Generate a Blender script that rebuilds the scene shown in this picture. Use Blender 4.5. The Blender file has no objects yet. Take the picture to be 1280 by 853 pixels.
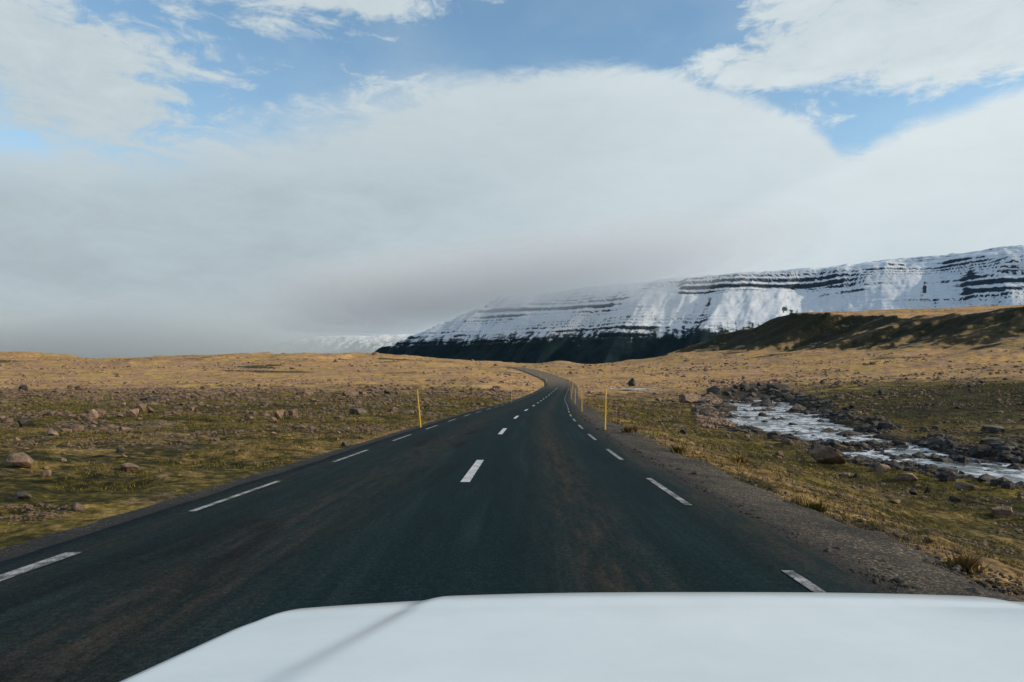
import bpy, math, random
import numpy as np
from mathutils import Vector, Matrix

random.seed(7)
rng = np.random.default_rng(7)
sc = bpy.context.scene
col = sc.collection
R = math.radians

# ------------------------------------------------------------------ camera
F_PX, HZ, CAM_H = 870.0, 470.0, 1.42          # focal length and eye level of a 1280 x 853 frame
cam_d = bpy.data.cameras.new('camera')
cam_d.sensor_width = 36.0
cam_d.lens = F_PX / 1280 * 36.0
cam_d.shift_y = (HZ - 426.5) / 1280
cam_d.clip_start, cam_d.clip_end = 0.05, 60000
cam = bpy.data.objects.new('camera', cam_d)
cam.location = (0, 0, CAM_H)
cam.rotation_euler = (R(90), 0, 0)
col.objects.link(cam)
sc.camera = cam

sc.view_settings.view_transform = 'Standard'
sc.view_settings.look = 'None'
sc.view_settings.exposure = 1.0
sc.view_settings.gamma = 1.0
sc.view_settings.use_curve_mapping = False
sc.render.engine = 'CYCLES'
sc.cycles.use_denoising = True
sc.cycles.max_bounces = 12
sc.cycles.diffuse_bounces = 3
sc.cycles.glossy_bounces = 3
sc.cycles.volume_bounces = 10
sc.cycles.transparent_max_bounces = 8

# ------------------------------------------------------------------ node helpers
class NT:
    def __init__(s, tree):
        s.t = tree
    def new(s, kind, **kw):
        n = s.t.nodes.new(kind)
        for k, v in kw.items():
            setattr(n, k, v)
        return n
    def put(s, sock, v):
        if hasattr(v, 'is_linked') or isinstance(v, bpy.types.NodeSocket):
            s.t.links.new(v, sock)
        elif isinstance(v, (tuple, list)) and len(v) == 3 and sock.type == 'RGBA':
            sock.default_value = (*v, 1)
        else:
            sock.default_value = v
    def m(s, op, a, b=None, c=None, clamp=False):
        n = s.new('ShaderNodeMath', operation=op, use_clamp=clamp)
        s.put(n.inputs[0], a)
        if b is not None: s.put(n.inputs[1], b)
        if c is not None: s.put(n.inputs[2], c)
        return n.outputs[0]
    def vm(s, op, a, b):
        n = s.new('ShaderNodeVectorMath', operation=op)
        s.put(n.inputs[0], a); s.put(n.inputs[1], b)
        return n.outputs[0]
    def noise(s, vec, scale, detail=4, rough=0.55, dist=0.0, w=None):
        n = s.new('ShaderNodeTexNoise')
        s.put(n.inputs['Vector'], vec)
        s.put(n.inputs['Scale'], scale); s.put(n.inputs['Detail'], detail)
        s.put(n.inputs['Roughness'], rough); s.put(n.inputs['Distortion'], dist)
        return n.outputs['Fac']
    def voro(s, vec, scale, out='Distance'):
        n = s.new('ShaderNodeTexVoronoi')
        s.put(n.inputs['Vector'], vec); s.put(n.inputs['Scale'], scale)
        return n.outputs[out]
    def ss(s, v, a, b, lo=0.0, hi=1.0):
        n = s.new('ShaderNodeMapRange', interpolation_type='SMOOTHSTEP')
        s.put(n.inputs['Value'], v); s.put(n.inputs['From Min'], a); s.put(n.inputs['From Max'], b)
        s.put(n.inputs['To Min'], lo); s.put(n.inputs['To Max'], hi)
        return n.outputs[0]
    def mix(s, f, a, b, blend='MIX'):
        n = s.new('ShaderNodeMix', data_type='RGBA', blend_type=blend)
        n.clamp_factor = True
        s.put(n.inputs[0], f); s.put(n.inputs[6], a); s.put(n.inputs[7], b)
        return n.outputs[2]
    def ramp(s, f, stops):
        n = s.new('ShaderNodeValToRGB')
        e = n.color_ramp.elements
        while len(e) < len(stops): e.new(0.5)
        for q, (p, c) in zip(e, stops):
            q.position = p
            q.color = (*c, 1) if isinstance(c, tuple) else (c, c, c, 1)
        s.put(n.inputs[0], f)
        return n.outputs[0]
    def attr(s, name):
        return s.new('ShaderNodeAttribute', attribute_name=name).outputs['Fac']
    def pos(s):
        return s.new('ShaderNodeNewGeometry').outputs['Position']
    def scale(s, vec, v):
        n = s.new('ShaderNodeMapping'); n.inputs['Scale'].default_value = v
        s.put(n.inputs['Vector'], vec)
        return n.outputs[0]
    def bump(s, h, strength=0.5, dist=0.02, normal=None):
        n = s.new('ShaderNodeBump')
        s.put(n.inputs['Height'], h)
        n.inputs['Strength'].default_value = strength; n.inputs['Distance'].default_value = dist
        if normal is not None: s.put(n.inputs['Normal'], normal)
        return n.outputs[0]

def material(name, rough=0.8, spec=0.3):
    m = bpy.data.materials.new(name); m.use_nodes = True
    nt = NT(m.node_tree)
    b = m.node_tree.nodes['Principled BSDF']
    b.inputs['Roughness'].default_value = rough
    b.inputs['Specular IOR Level'].default_value = spec
    return m, nt, b

# ------------------------------------------------------------------ sky
SUN_EL, SUN_AZ = R(22), R(100)               # azimuth clockwise from the driving direction (+Y)
sundir = Vector((math.sin(SUN_AZ) * math.cos(SUN_EL), math.cos(SUN_AZ) * math.cos(SUN_EL), math.sin(SUN_EL)))
def azel(px, py):
    u, v = (px - 640) / F_PX, (HZ - py) / F_PX
    return math.atan(u), math.atan2(v, math.hypot(1, u))

world = bpy.data.worlds.new('World'); sc.world = world; world.use_nodes = True
W = NT(world.node_tree)
bg = world.node_tree.nodes['Background']
bg.inputs['Strength'].default_value = 0.1
sky = W.new('ShaderNodeTexSky', sky_type='NISHITA')
sky.sun_disc = False; sky.sun_elevation = SUN_EL; sky.sun_rotation = SUN_AZ
sky.air_density = 1.0; sky.dust_density = 0.3; sky.ozone_density = 2.5
d = W.new('ShaderNodeTexCoord').outputs['Generated']
sx = W.new('ShaderNodeSeparateXYZ'); W.put(sx.inputs[0], d)
dx, dy, dz = sx.outputs
AZ = W.m('ARCTAN2', dx, dy)
EL = W.m('ARCSINE', W.m('MINIMUM', W.m('MAXIMUM', dz, -1.0), 1.0))
dst = W.scale(d, (1.0, 1.0, 2.2))
nA = W.noise(dst, 3.2, 9, 0.58, 0.3)          # billows
nB = W.noise(W.scale(d, (1, 1, 3.0)), 9.0, 8, 0.62, 0.6)         # wisps
nD = W.noise(W.scale(d, (1, 1, 2.0)), 24.0, 7, 0.65, 0.8)        # fine edge billows
nC = W.noise(W.vm('ADD', dst, (5.2, 1.3, 2.8)), 1.6, 4, 0.5)     # broad shading
# upper edge of the great cloud bank: elevation as a function of azimuth, all the way round
edge = [(-40, 0.34), (0, 182), (120, 188), (210, 190), (300, 168), (400, 142), (500, 116), (600, 95), (720, 84), (800, 88),
        (900, 108), (980, 142), (1035, 172), (1070, 192), (1110, 172), (1160, 150), (1220, 128), (1280, 106)]
pts = [(-math.pi, 0.30), (-2.4, 0.36), (-1.7, 0.27), (-1.1, 0.33)] + [azel(*p) for p in edge[1:]] + [(1.0, 0.40), (1.5, 0.34), (2.1, 0.40), (2.7, 0.30), (math.pi, 0.30)]
fc = W.new('ShaderNodeFloatCurve')
cv = fc.mapping.curves[0]
for i, (a, e) in enumerate(pts):
    p = ((a + math.pi) / (2 * math.pi), e)
    if i < 2: cv.points[i].location = p if i == 0 else p
    else: cv.points.new(*p)
fc.mapping.update()
W.put(fc.inputs['Value'], W.m('ADD', W.m('DIVIDE', AZ, 2 * math.pi), 0.5))
ETOP = fc.outputs[0]
soft = W.ss(AZ, -0.35, 0.05, 0.05, 0.012)
under = W.m('SUBTRACT', ETOP, EL)
wob = W.m('MULTIPLY', W.m('SUBTRACT', nB, 0.5), W.ss(AZ, -0.35, 0.05, 0.12, 0.035))
u2 = W.m('ADD', W.m('ADD', under, wob), W.m('MULTIPLY', W.m('SUBTRACT', nD, 0.5), 0.022))
BANK = W.ss(W.m('DIVIDE', u2, soft), -1.0, 1.0)
# higher broken clouds
blobs = [(10, 150, 120, 30, .20), (60, 60, 150, 50, .34), (130, 120, 120, 30, .30), (380, -5, 230, 38, .50), (1030, 70, 190, 50, .30), (1210, 40, 170, 60, .34),
         (925, 85, 90, 25, .30), (950, 10, 50, 30, .2), (560, 70, 130, 60, -.35), (760, 40, 120, 45, -.45), (1110, 165, 95, 40, -.50), (930, 130, 110, 18, -.34), (300, 150, 120, 30, -.12), (880, 10, 60, 25, -.25)]
dens = W.m('MULTIPLY', W.m('SUBTRACT', nA, 0.5), 1.5)
dens = W.m('ADD', dens, W.m('MULTIPLY', W.m('SUBTRACT', nB, 0.5), 1.5))
for px, py, sxp, syp, amp in blobs:
    a0, e0 = azel(px, py)
    c = math.cos(a0)
    qa = W.m('DIVIDE', W.m('SUBTRACT', AZ, a0), sxp / F_PX * c * c)
    qe = W.m('DIVIDE', W.m('SUBTRACT', EL, e0), syp / F_PX * c)
    g = W.m('EXPONENT', W.m('MULTIPLY', W.m('ADD', W.m('MULTIPLY', qa, qa), W.m('MULTIPLY', qe, qe)), -1.0))
    dens = W.m('MULTIPLY_ADD', g, amp, dens)
dens = W.m('MULTIPLY_ADD', W.m('SUBTRACT', nD, 0.5), 0.7, dens)
UP = W.ss(dens, -0.06, 0.34)
veil = W.m('MULTIPLY', W.ss(nA, 0.35, 0.75), 0.25)          # thin high veil
UP = W.m('MAXIMUM', UP, veil)
MASK = W.m('SUBTRACT', 1.0, W.m('MULTIPLY', W.m('SUBTRACT', 1.0, BANK), W.m('SUBTRACT', 1.0, UP)))
lit = W.m('MULTIPLY_ADD', W.m('SINE', AZ), 0.34, 0.37)
qline = W.m('SUBTRACT', AZ, W.m('MULTIPLY_ADD', W.m('SUBTRACT', EL, 0.159), 2.59, 0.137))      # a second, nearer bank overlaps the first
lit = W.m('MULTIPLY_ADD', W.ss(qline, -0.03, 0.07), 0.20, lit)
calm = W.m('MULTIPLY_ADD', BANK, -0.62, 1.0)
lit = W.m('MULTIPLY_ADD', W.m('MINIMUM', W.m('DIVIDE', EL, 0.45), 1.2), 0.46, lit)
lit = W.m('MULTIPLY_ADD', W.m('SUBTRACT', nC, 0.5), 0.85, lit)
lit = W.m('ADD', lit, W.m('MULTIPLY', calm, W.m('MULTIPLY_ADD', W.m('SUBTRACT', nB, 0.5), 0.8, W.m('MULTIPLY', W.m('SUBTRACT', nD, 0.5), 0.35))))
lit = W.m('MULTIPLY_ADD', W.m('EXPONENT', W.m('MULTIPLY', W.m('ABSOLUTE', under), -14.0)), 0.16, lit)   # the bank's upper rim catches more light
ccol = W.ramp(W.m('MULTIPLY', lit, 0.74), [(0.0, (0.140, 0.165, 0.180)), (0.42, (0.245, 0.290, 0.314)), (1.0, (0.355, 0.395, 0.410))])
ccol = W.mix(1.0, ccol, (10, 10, 10), 'MULTIPLY')
skyc = W.mix(1.0, sky.outputs[0], (0.98, 1.04, 0.94), 'MULTIPLY')
W.put(bg.inputs['Color'], W.mix(MASK, skyc, ccol))

sun_d = bpy.data.lights.new('sun', 'SUN')
sun_d.energy = 3.8; sun_d.angle = R(0.53); sun_d.color = (1.0, 0.87, 0.68)
sun = bpy.data.objects.new('sun', sun_d)
sun.rotation_euler = sundir.to_track_quat('Z', 'Y').to_euler()
sun.location = (60, -10, 60)
col.objects.link(sun)

# ------------------------------------------------------------------ numeric helpers
def sstep(v, a, b):
    t = np.clip((np.asarray(v, float) - a) / (b - a), 0, 1)
    return t * t * (3 - 2 * t)
def _h(ix, iy, seed):
    n = (ix.astype(np.int64) * 374761393 + iy.astype(np.int64) * 668265263 + seed * 974711) & 0xFFFFFFFF
    n = ((n ^ (n >> 13)) * 1274126177) & 0xFFFFFFFF
    n = n ^ (n >> 16)
    return (n & 0xFFFFFF) / float(0x7FFFFF) - 1.0
def vn(x, y, seed=0):
    x = np.asarray(x, float); y = np.asarray(y, float)
    ix = np.floor(x); iy = np.floor(y)
    fx = x - ix; fy = y - iy
    fx = fx * fx * fx * (fx * (fx * 6 - 15) + 10); fy = fy * fy * fy * (fy * (fy * 6 - 15) + 10)
    a = _h(ix, iy, seed); b = _h(ix + 1, iy, seed); c = _h(ix, iy + 1, seed); e = _h(ix + 1, iy + 1, seed)
    return (a + (b - a) * fx) * (1 - fy) + (c + (e - c) * fx) * fy
def fbm(x, y, octv=4, seed=0, gain=0.5):
    s = 0; a = 1.0; k = 1.0; n = 0
    ca, sa = 0.8, 0.6
    for i in range(octv):
        s = s + a * vn(x * k, y * k, seed + i * 17); n += a
        x, y = ca * x - sa * y + 3.7, sa * x + ca * y - 1.9
        a *= gain; k *= 2.03
    return s / n

def pchip(xs, ys):                            # smooth monotone-ish table lookup
    xs = np.array(xs, float); ys = np.array(ys, float)
    hq = np.diff(xs); dl = np.diff(ys) / hq
    m = np.zeros_like(ys)
    m[1:-1] = (dl[:-1] * hq[1:] + dl[1:] * hq[:-1]) / (hq[1:] + hq[:-1])
    m[0] = dl[0]; m[-1] = dl[-1]
    def f(x):
        x = np.clip(np.asarray(x, float), xs[0], xs[-1])
        i = np.clip(np.searchsorted(xs, x) - 1, 0, len(xs) - 2)
        t = (x - xs[i]) / hq[i]
        return ((2*t**3 - 3*t**2 + 1) * ys[i] + (t**3 - 2*t**2 + t) * hq[i] * m[i] + (-2*t**3 + 3*t**2) * ys[i+1] + (t**3 - t**2) * hq[i] * m[i+1])
    return f

# road centre line and level (metres; the camera stands at y = 0, road level 0)
XR = pchip([-60, -20, 0, 8.4, 16.2, 24.5, 40, 62.7, 101, 150, 190, 215, 235, 255, 280, 305, 345, 390, 440, 520],
           [-1.5, -1.2, -.92, -.79, -.63, -.37, .35, 1.95, 4.6, 8.9, 12.6, 14.3, 14.7, 13.9, 11.9, 9.6, 5.0, -1, -12, -45])
ZR = pchip([-60, -20, 0, 8.4, 16.2, 24.5, 40, 62.7, 101, 140, 175, 209, 255, 300, 350, 400, 450, 520],
           [1.2, .55, 0, -.24, -.45, -.63, -.92, -1.32, -1.98, -2.05, -1.75, -1.15, .65, 2.85, 5.2, 6.6, 6.4, 5.0])
LT = pchip([-60, 0, 30, 60, 100, 150, 200, 300, 400, 550, 660, 760, 1000, 2500],
           [.5, -.35, -.85, -1.35, -1.75, -1.15, .3, 3.7, 7.2, 15.5, 20.0, 20.5, 8, -30])
FT = pchip([-60, 0, 32, 65, 100, 150, 200, 250, 350, 600, 720, 820, 1000, 2500],
           [-3.0, -3.1, -3.0, -2.8, -2.65, -2.5, -1.5, 0, 4.0, 10, 13.0, 12.5, 4, -30])
STREAM = np.array([(70, 8), (48, 14), (36, 20), (28, 26.5), (24.6, 32.5), (23.8, 37), (23.8, 42), (24, 48.5), (24.2, 55), (25.4, 64), (28.4, 75), (36.6, 101), (44, 128), (52, 156), (70, 190)], float)
SHW = np.array([5, 5, 4.4, 4.1, 3.9, 3.8, 3.7, 3.8, 4.4, 5.4, 5.2, 5.6, 5.0, 4.0, 2.0])
ZW = pchip([0, 20, 32, 65, 150, 200], [-3.66, -3.62, -3.56, -3.42, -3.16, -2.9])
POND = (32.0, 186.0, 6.0, 13.0, -2.02)

def stream_dist(x, y):
    best = np.full(np.shape(x), 1e9); hw = np.full(np.shape(x), 4.0)
    for k in range(len(STREAM) - 1):
        a, b = STREAM[k], STREAM[k + 1]
        ab = b - a; L2 = ab @ ab
        t = np.clip(((x - a[0]) * ab[0] + (y - a[1]) * ab[1]) / L2, 0, 1)
        dd = np.hypot(x - a[0] - t * ab[0], y - a[1] - t * ab[1])
        q = dd < best
        best = np.where(q, dd, best); hw = np.where(q, SHW[k] + t * (SHW[k+1] - SHW[k]), hw)
    return best, hw

def H(x, y):
    """ground height"""
    x = np.asarray(x, float); y = np.asarray(y, float)
    zr = ZR(y); l = x - XR(y)
    roadk = 1 - sstep(y, 440, 520)            # road influence ends past the crest
    w = 18 + 0.16 * np.maximum(0, y - 150)
    left = LT(y) - 5.0 * sstep(-x, 120, 420) * sstep(y, 250, 600) + 8 * np.exp(-((x + 430) / 45)**2 - ((y - 590) / 60)**2)
    left = left + 2.2 * sstep(fbm(x / 90, y / 60, 2, 33), 0.05, 0.18) * sstep(y, 380, 520) + 3.2 * np.exp(-((x + 190) / 110)**2 - ((y - 640) / 80)**2)
    right = FT(y) + 2.6 * sstep(x, 32, 80) * (1 - sstep(y, 160, 260)) + 0.012 * np.clip(x - 60, 0, 90)
    right = right + 3.5 * np.exp(-((x - 40) / 16)**2 - ((y - 560) / 60)**2)
    # the hill on the right
    crest = 33 + 14 * sstep(y, 480, 640) * (1 - sstep(y, 820, 1150)) - 16 * sstep(y, 1000, 1500)
    wob = 30 * fbm(x / 260, y / 210, 2, 41) + 24 * fbm(x / 160, y / 70, 4, 44)
    xh = x + wob + 35 * sstep(y, 560, 900)
    hill = crest * (0.30 * sstep(xh, 105, 250) + 0.70 * np.clip((xh - 222) / 78, 0, 1) ** 1.3) * sstep(y, -200, 120)
    over = np.maximum(0, xh - 300)
    hill = hill + 0.035 * np.minimum(over, 500)
    hill = hill + 2.6 * sstep(xh, 120, 190) * (1 - sstep(xh, 300, 330)) * fbm((x + 0.5 * y) / 75, (y - 0.3 * x) / 26, 3, 46)
    right = right + hill
    zl = zr - 0.15 + (left - zr + 0.15) * sstep(-l, 3.9, w)
    zrr = zr - 0.15 + (right - zr + 0.15) * sstep(l, 3.6, np.minimum(15.5, w))
    far_mix = sstep(l, -w, w)
    z_road = np.where(l < 0, zl, zrr)
    z_free = left * (1 - far_mix) + right * far_mix
    z = z_road * roadk + z_free * (1 - roadk)
    # undulation
    off = sstep(np.abs(l), 5.0, 12) * roadk + (1 - roadk)
    offn = sstep(np.abs(l), 4.2, 5.6) * roadk + (1 - roadk)
    far = sstep(y, 90, 420)
    z = z + off * (far * (2.0 * fbm(x / 75, y / 60, 3, 3) + 1.1 * np.maximum(-0.2, fbm(x / 24, y / 17, 3, 4)) + 0.35 * fbm(x / 7, y / 6, 2, 6)) + 0.32 * fbm(x / 17, y / 13, 3, 5))
    ds, hw = stream_dist(x, y)
    hw = hw + 1.3 * fbm(x / 5.5, y / 5.5, 3, 71)
    zw = ZW(y)
    chan = zw - 0.34 + np.maximum(0, ds - hw + 0.2) * 0.42 + (0.32 + 0.24 * (1 - sstep(y, 45, 60))) * np.maximum(0, fbm(x / 3.2, y / 4.4, 3, 77) + 0.1)
    chan = chan + 4.0 * sstep(y, 128, 168)
    instr = (y < 175) & (x > 10)
    k = 0.35
    hh = np.clip(0.5 + 0.5 * (z - chan) / k, 0, 1)
    z = np.where(instr, z * (1 - hh) + chan * hh - k * hh * (1 - hh), z)
    # keep the banks above the water
    z = np.where(instr & (ds > hw + 1.0), np.maximum(z, zw + 0.20), z)
    px, py, pa, pb, pz = POND
    pd = np.hypot((x - px) / pa, (y - py) / pb) + 0.25 * fbm(x / 5, y / 7, 2, 9)
    z = np.where(pd < 1.6, np.minimum(z, pz - 0.3 + np.maximum(0, pd - 0.85) * 2.5 + 0 * z), z)
    # hummocks
    lump = fbm(x / 2.3, y / 2.3, 3, 21)
    z = z + offn * (0.21 * lump + 0.16 * np.maximum(0, fbm(x / 6.0, y / 5.0, 2, 27)) + 0.08 * fbm(x / 0.6, y / 0.6, 2, 23))
    return z

def ray_ground(px, py, tmax=1500.0):
    u, v = (px - 640) / F_PX, (HZ - py) / F_PX
    t = np.concatenate([np.arange(3, 60, 0.05), np.arange(60, 300, 0.25), np.arange(300, tmax, 1.0)])
    zz = CAM_H + v * t
    below = np.nonzero(zz < H(u * t, t))[0]
    if len(below) == 0: return None
    tt = t[below[0]]
    return np.array([u * tt, tt, float(H(u * tt, tt))])

# ------------------------------------------------------------------ object helpers
def tag(o, label=None, cat=None, group=None, kind=None):
    if label: o['label'] = label
    if cat: o['category'] = cat
    if group: o['group'] = group
    if kind: o['kind'] = kind
    return o
def link(name, mesh, mat=None, parent=None):
    o = bpy.data.objects.new(name, mesh)
    if mat is not None and mesh is not None and len(mesh.materials) == 0: mesh.materials.append(mat)
    col.objects.link(o)
    if parent is not None: o.parent = parent
    return o
def mesh_np(name, V, Fq, smooth=True):
    """V (n,3), Fq (m,k) faces all of one size"""
    me = bpy.data.meshes.new(name)
    V = np.asarray(V, np.float32); Fq = np.asarray(Fq, np.int32)
    k = Fq.shape[1]
    me.vertices.add(len(V)); me.vertices.foreach_set('co', V.ravel())
    me.loops.add(Fq.size); me.loops.foreach_set('vertex_index', Fq.ravel())
    me.polygons.add(len(Fq)); me.polygons.foreach_set('loop_start', np.arange(0, Fq.size, k, dtype=np.int32))
    me.update(calc_edges=True)
    me.polygons.foreach_set('use_smooth', np.full(len(Fq), smooth, bool))
    me.validate()
    return me
def grid_faces(nr, nc, wrap=False):
    i = np.arange(nr - 1)[:, None]; j = np.arange(nc if wrap else nc - 1)[None, :]
    j1 = (j + 1) % nc
    a = i * nc + j; b = i * nc + j1; c = (i + 1) * nc + j1; e = (i + 1) * nc + j
    return np.stack([a, b, c, e], -1).reshape(-1, 4)
def set_attr(me, name, v):
    a = me.attributes.new(name, 'FLOAT', 'POINT')
    a.data.foreach_set('value', np.asarray(v, np.float32).ravel())

# ------------------------------------------------------------------ materials of the land
def ground_material():
    m, n, b = material('moss_and_dry_grass', 0.95, 0.1)
    p = n.pos()
    dry, grv, wet = n.attr('dry'), n.attr('gravel'), n.attr('wet')
    big = n.noise(p, 0.045, 4, 0.6)
    mid = n.noise(p, 0.35, 5, 0.62, 0.4)
    fine = n.noise(p, 3.2, 6, 0.68)
    tiny = n.noise(p, 14, 4, 0.7)
    mk = n.m('ADD', n.m('MULTIPLY', mid, 0.5), n.m('MULTIPLY', fine, 0.5))
    moss = n.ramp(mk, [(0.36, (0.010, 0.011, 0.004)), (0.46, (0.040, 0.036, 0.009)), (0.54, (0.120, 0.090, 0.016)), (0.64, (0.235, 0.170, 0.028))])
    moss = n.mix(n.ss(big, 0.45, 0.6), moss, n.mix(0.55, moss, (0.055, 0.038, 0.012)))
    straw = n.ramp(n.m('ADD', n.m('MULTIPLY', big, 0.45), n.m('MULTIPLY', mid, 0.55)),
                   [(0.36, (0.10, 0.068, 0.036)), (0.46, (0.25, 0.150, 0.068)), (0.53, (0.34, 0.210, 0.080)), (0.58, (0.29, 0.215, 0.052)), (0.64, (0.15, 0.140, 0.032))])
    straw = n.mix(n.ss(n.noise(p, 0.11, 6, 0.7, 0.5), 0.48, 0.60), straw, n.mix(fine, (0.13, 0.080, 0.055), (0.30, 0.20, 0.14)))
    earth = n.ramp(fine, [(0.32, (0.020, 0.016, 0.011)), (0.5, (0.075, 0.052, 0.033)), (0.68, (0.20, 0.14, 0.10))])
    dk = n.m('ADD', dry, n.m('MULTIPLY', n.m('SUBTRACT', mid, 0.5), 1.3))
    dk = n.ss(n.m('ADD', dk, n.m('MULTIPLY', n.m('SUBTRACT', fine, 0.5), 0.8)), 0.30, 0.70)
    c = n.mix(dk, moss, straw)
    ek = n.m('ADD', n.m('MULTIPLY', n.noise(p, 0.8, 6, 0.7), 0.7), n.m('MULTIPLY', tiny, 0.3))
    ek = n.ss(n.m('ADD', ek, n.m('MULTIPLY', grv, 0.5)), 0.54, 0.64)
    c = n.mix(n.m('MULTIPLY', ek, 0.8), c, earth)
    heath_shade = n.ramp(mk, [(0.38, (0.012, 0.012, 0.007)), (0.55, (0.036, 0.032, 0.014)), (0.66, (0.085, 0.066, 0.024))])
    c = n.mix(n.ss(n.m('ADD', n.attr('heath_shade'), n.m('MULTIPLY', n.m('SUBTRACT', n.noise(p, 0.06, 6, 0.68), 0.5), 1.0)), 0.28, 0.72), c, heath_shade)
    c = n.mix(n.m('MULTIPLY', wet, 0.85), c, n.ramp(fine, [(0.35, (0.010, 0.009, 0.007)), (0.65, (0.050, 0.040, 0.030))]))
    c = n.mix(1.0, c, n.ramp(n.noise(p, 7.5, 5, 0.75), [(0.32, 0.30), (0.5, 0.95), (0.68, 1.75)]), 'MULTIPLY')
    n.put(b.inputs['Base Color'], c)
    hgt = n.m('ADD', n.m('MULTIPLY', fine, 1.0), n.m('MULTIPLY', tiny, 0.5))
    n.put(b.inputs['Normal'], n.bump(hgt, 0.9, 0.10))
    return m
M_ground = ground_material()

def gravel_material():
    m, n, b = material('roadside_gravel', 0.9, 0.2)
    p = n.pos()
    pw = n.vm('ADD', p, n.vm('MULTIPLY', n.new('ShaderNodeTexNoise').outputs['Color'], (0.05, 0.05, 0.05)))
    v = n.voro(pw, 48.0, 'Color')
    vd = n.voro(pw, 48.0)
    sp = n.new('ShaderNodeSeparateColor'); n.put(sp.inputs[0], v)
    c = n.ramp(sp.outputs[0], [(0.0, (0.010, 0.010, 0.008)), (0.5, (0.050, 0.042, 0.030)), (0.85, (0.125, 0.095, 0.062)), (1.0, (0.29, 0.23, 0.17))])
    c = n.mix(n.ss(n.noise(p, 0.9, 5, 0.65), 0.42, 0.6), c, n.mix(0.6, c, (0.018, 0.017, 0.016)))
    c = n.mix(n.ss(n.attr('damp'), 0.2, 0.8), c, n.mix(0.75, c, (0.016, 0.016, 0.016)))
    n.put(b.inputs['Base Color'], c)
    n.put(b.inputs['Normal'], n.bump(n.m('SUBTRACT', 1.0, vd), 0.7, 0.015))
    return m
M_gravel = gravel_material()

def asphalt_material():
    m, n, b = material('worn_asphalt', 0.9, 0.04)
    uv = n.new('ShaderNodeUVMap', uv_map='road').outputs[0]
    s = n.new('ShaderNodeSeparateXYZ'); n.put(s.inputs[0], uv)
    lat = s.outputs[0]
    p = n.pos()
    streak = n.noise(n.scale(uv, (2.6, 0.10, 1)), 1.0, 6, 0.65, 0.3)
    streak2 = n.noise(n.scale(uv, (7.0, 0.9, 1)), 1.0, 6, 0.75)
    patch = n.noise(n.scale(uv, (0.8, 0.16, 1)), 1.0, 5, 0.6, 0.8)
    grain = n.m('ADD', n.m('MULTIPLY', n.noise(p, 85, 3, 0.8), 0.6), n.m('MULTIPLY', n.noise(p, 24, 3, 0.75), 0.4))
    base = n.ramp(streak, [(0.3, (0.0042, 0.0135, 0.0152)), (0.52, (0.0090, 0.0215, 0.0235)), (0.72, (0.021, 0.036, 0.038))])
    def band(c0, wd):
        q = n.m('DIVIDE', n.m('SUBTRACT', lat, c0), wd)
        return n.m('EXPONENT', n.m('MULTIPLY', n.m('MULTIPLY', q, q), -1.0))
    dust = n.m('ADD', band(1.6, 0.42), n.m('MULTIPLY', band(-1.55, 0.6), 0.9))
    dust = n.m('ADD', dust, n.m('MULTIPLY', band(3.35, 0.35), 0.7))
    dust = n.m('ADD', dust, n.m('MULTIPLY', band(-3.2, 0.5), 0.6))
    dust = n.m('MULTIPLY', dust, n.ss(n.m('ADD', n.m('MULTIPLY', streak2, 0.6), n.m('MULTIPLY', patch, 0.4)), 0.33, 0.62))
    dustc = n.ramp(streak2, [(0.35, (0.026, 0.022, 0.018)), (0.7, (0.070, 0.054, 0.040))])
    c = n.mix(n.m('MULTIPLY', dust, 0.72), base, dustc)
    oil = n.m('MULTIPLY', n.ss(patch, 0.54, 0.66), n.ss(n.m('ABSOLUTE', n.m('ADD', lat, 1.2)), 2.2, 0.6))
    c = n.mix(n.m('MULTIPLY', oil, 0.8), c, (0.008, 0.010, 0.011))
    chips = n.m('MULTIPLY', n.ss(n.voro(p, 75.0), 0.30, 0.18), n.ss(n.noise(p, 30, 2), 0.50, 0.62))
    c = n.mix(n.m('MULTIPLY', chips, 0.5), c, (0.085, 0.085, 0.080))
    far_dust_sheen = n.m('MULTIPLY', n.ss(s.outputs[1], 150.0, 250.0), n.ss(streak2, 0.25, 0.6))  # far dust, with sun and grazing sheen painted into its pale colour
    c = n.mix(n.m('MULTIPLY', far_dust_sheen, 0.85), c, (0.15, 0.120, 0.095))
    c = n.mix(1.0, c, n.ramp(grain, [(0.34, 0.35), (0.5, 0.9), (0.68, 2.3)]), 'MULTIPLY')
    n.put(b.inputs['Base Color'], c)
    n.put(b.inputs['Roughness'], n.ramp(streak, [(0.3, 0.8), (0.7, 0.95)]))
    n.put(b.inputs['Normal'], n.bump(grain, 0.6, 0.008))
    return m
M_asphalt = asphalt_material()

def paint_material(name, lo, hi):
    m, n, b = material(name, 0.6, 0.3)
    p = n.pos()
    k = n.m('ADD', n.m('MULTIPLY', n.noise(p, 5, 6, 0.7), 0.6), n.m('MULTIPLY', n.noise(p, 60, 3, 0.7), 0.4))
    n.put(b.inputs['Base Color'], n.ramp(k, [(lo - 0.08, (0.045, 0.043, 0.040)), (lo, (hi * 0.62, hi * 0.59, hi * 0.56)), (0.62, (hi, hi * 0.98, hi * 0.95))]))
    n.put(b.inputs['Normal'], n.bump(n.noise(p, 90, 2), 0.3, 0.005))
    return m
M_paint = paint_material('worn_road_paint', 0.45, 0.72)
M_paint_edge = paint_material('scuffed_edge_paint', 0.53, 0.50)

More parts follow.
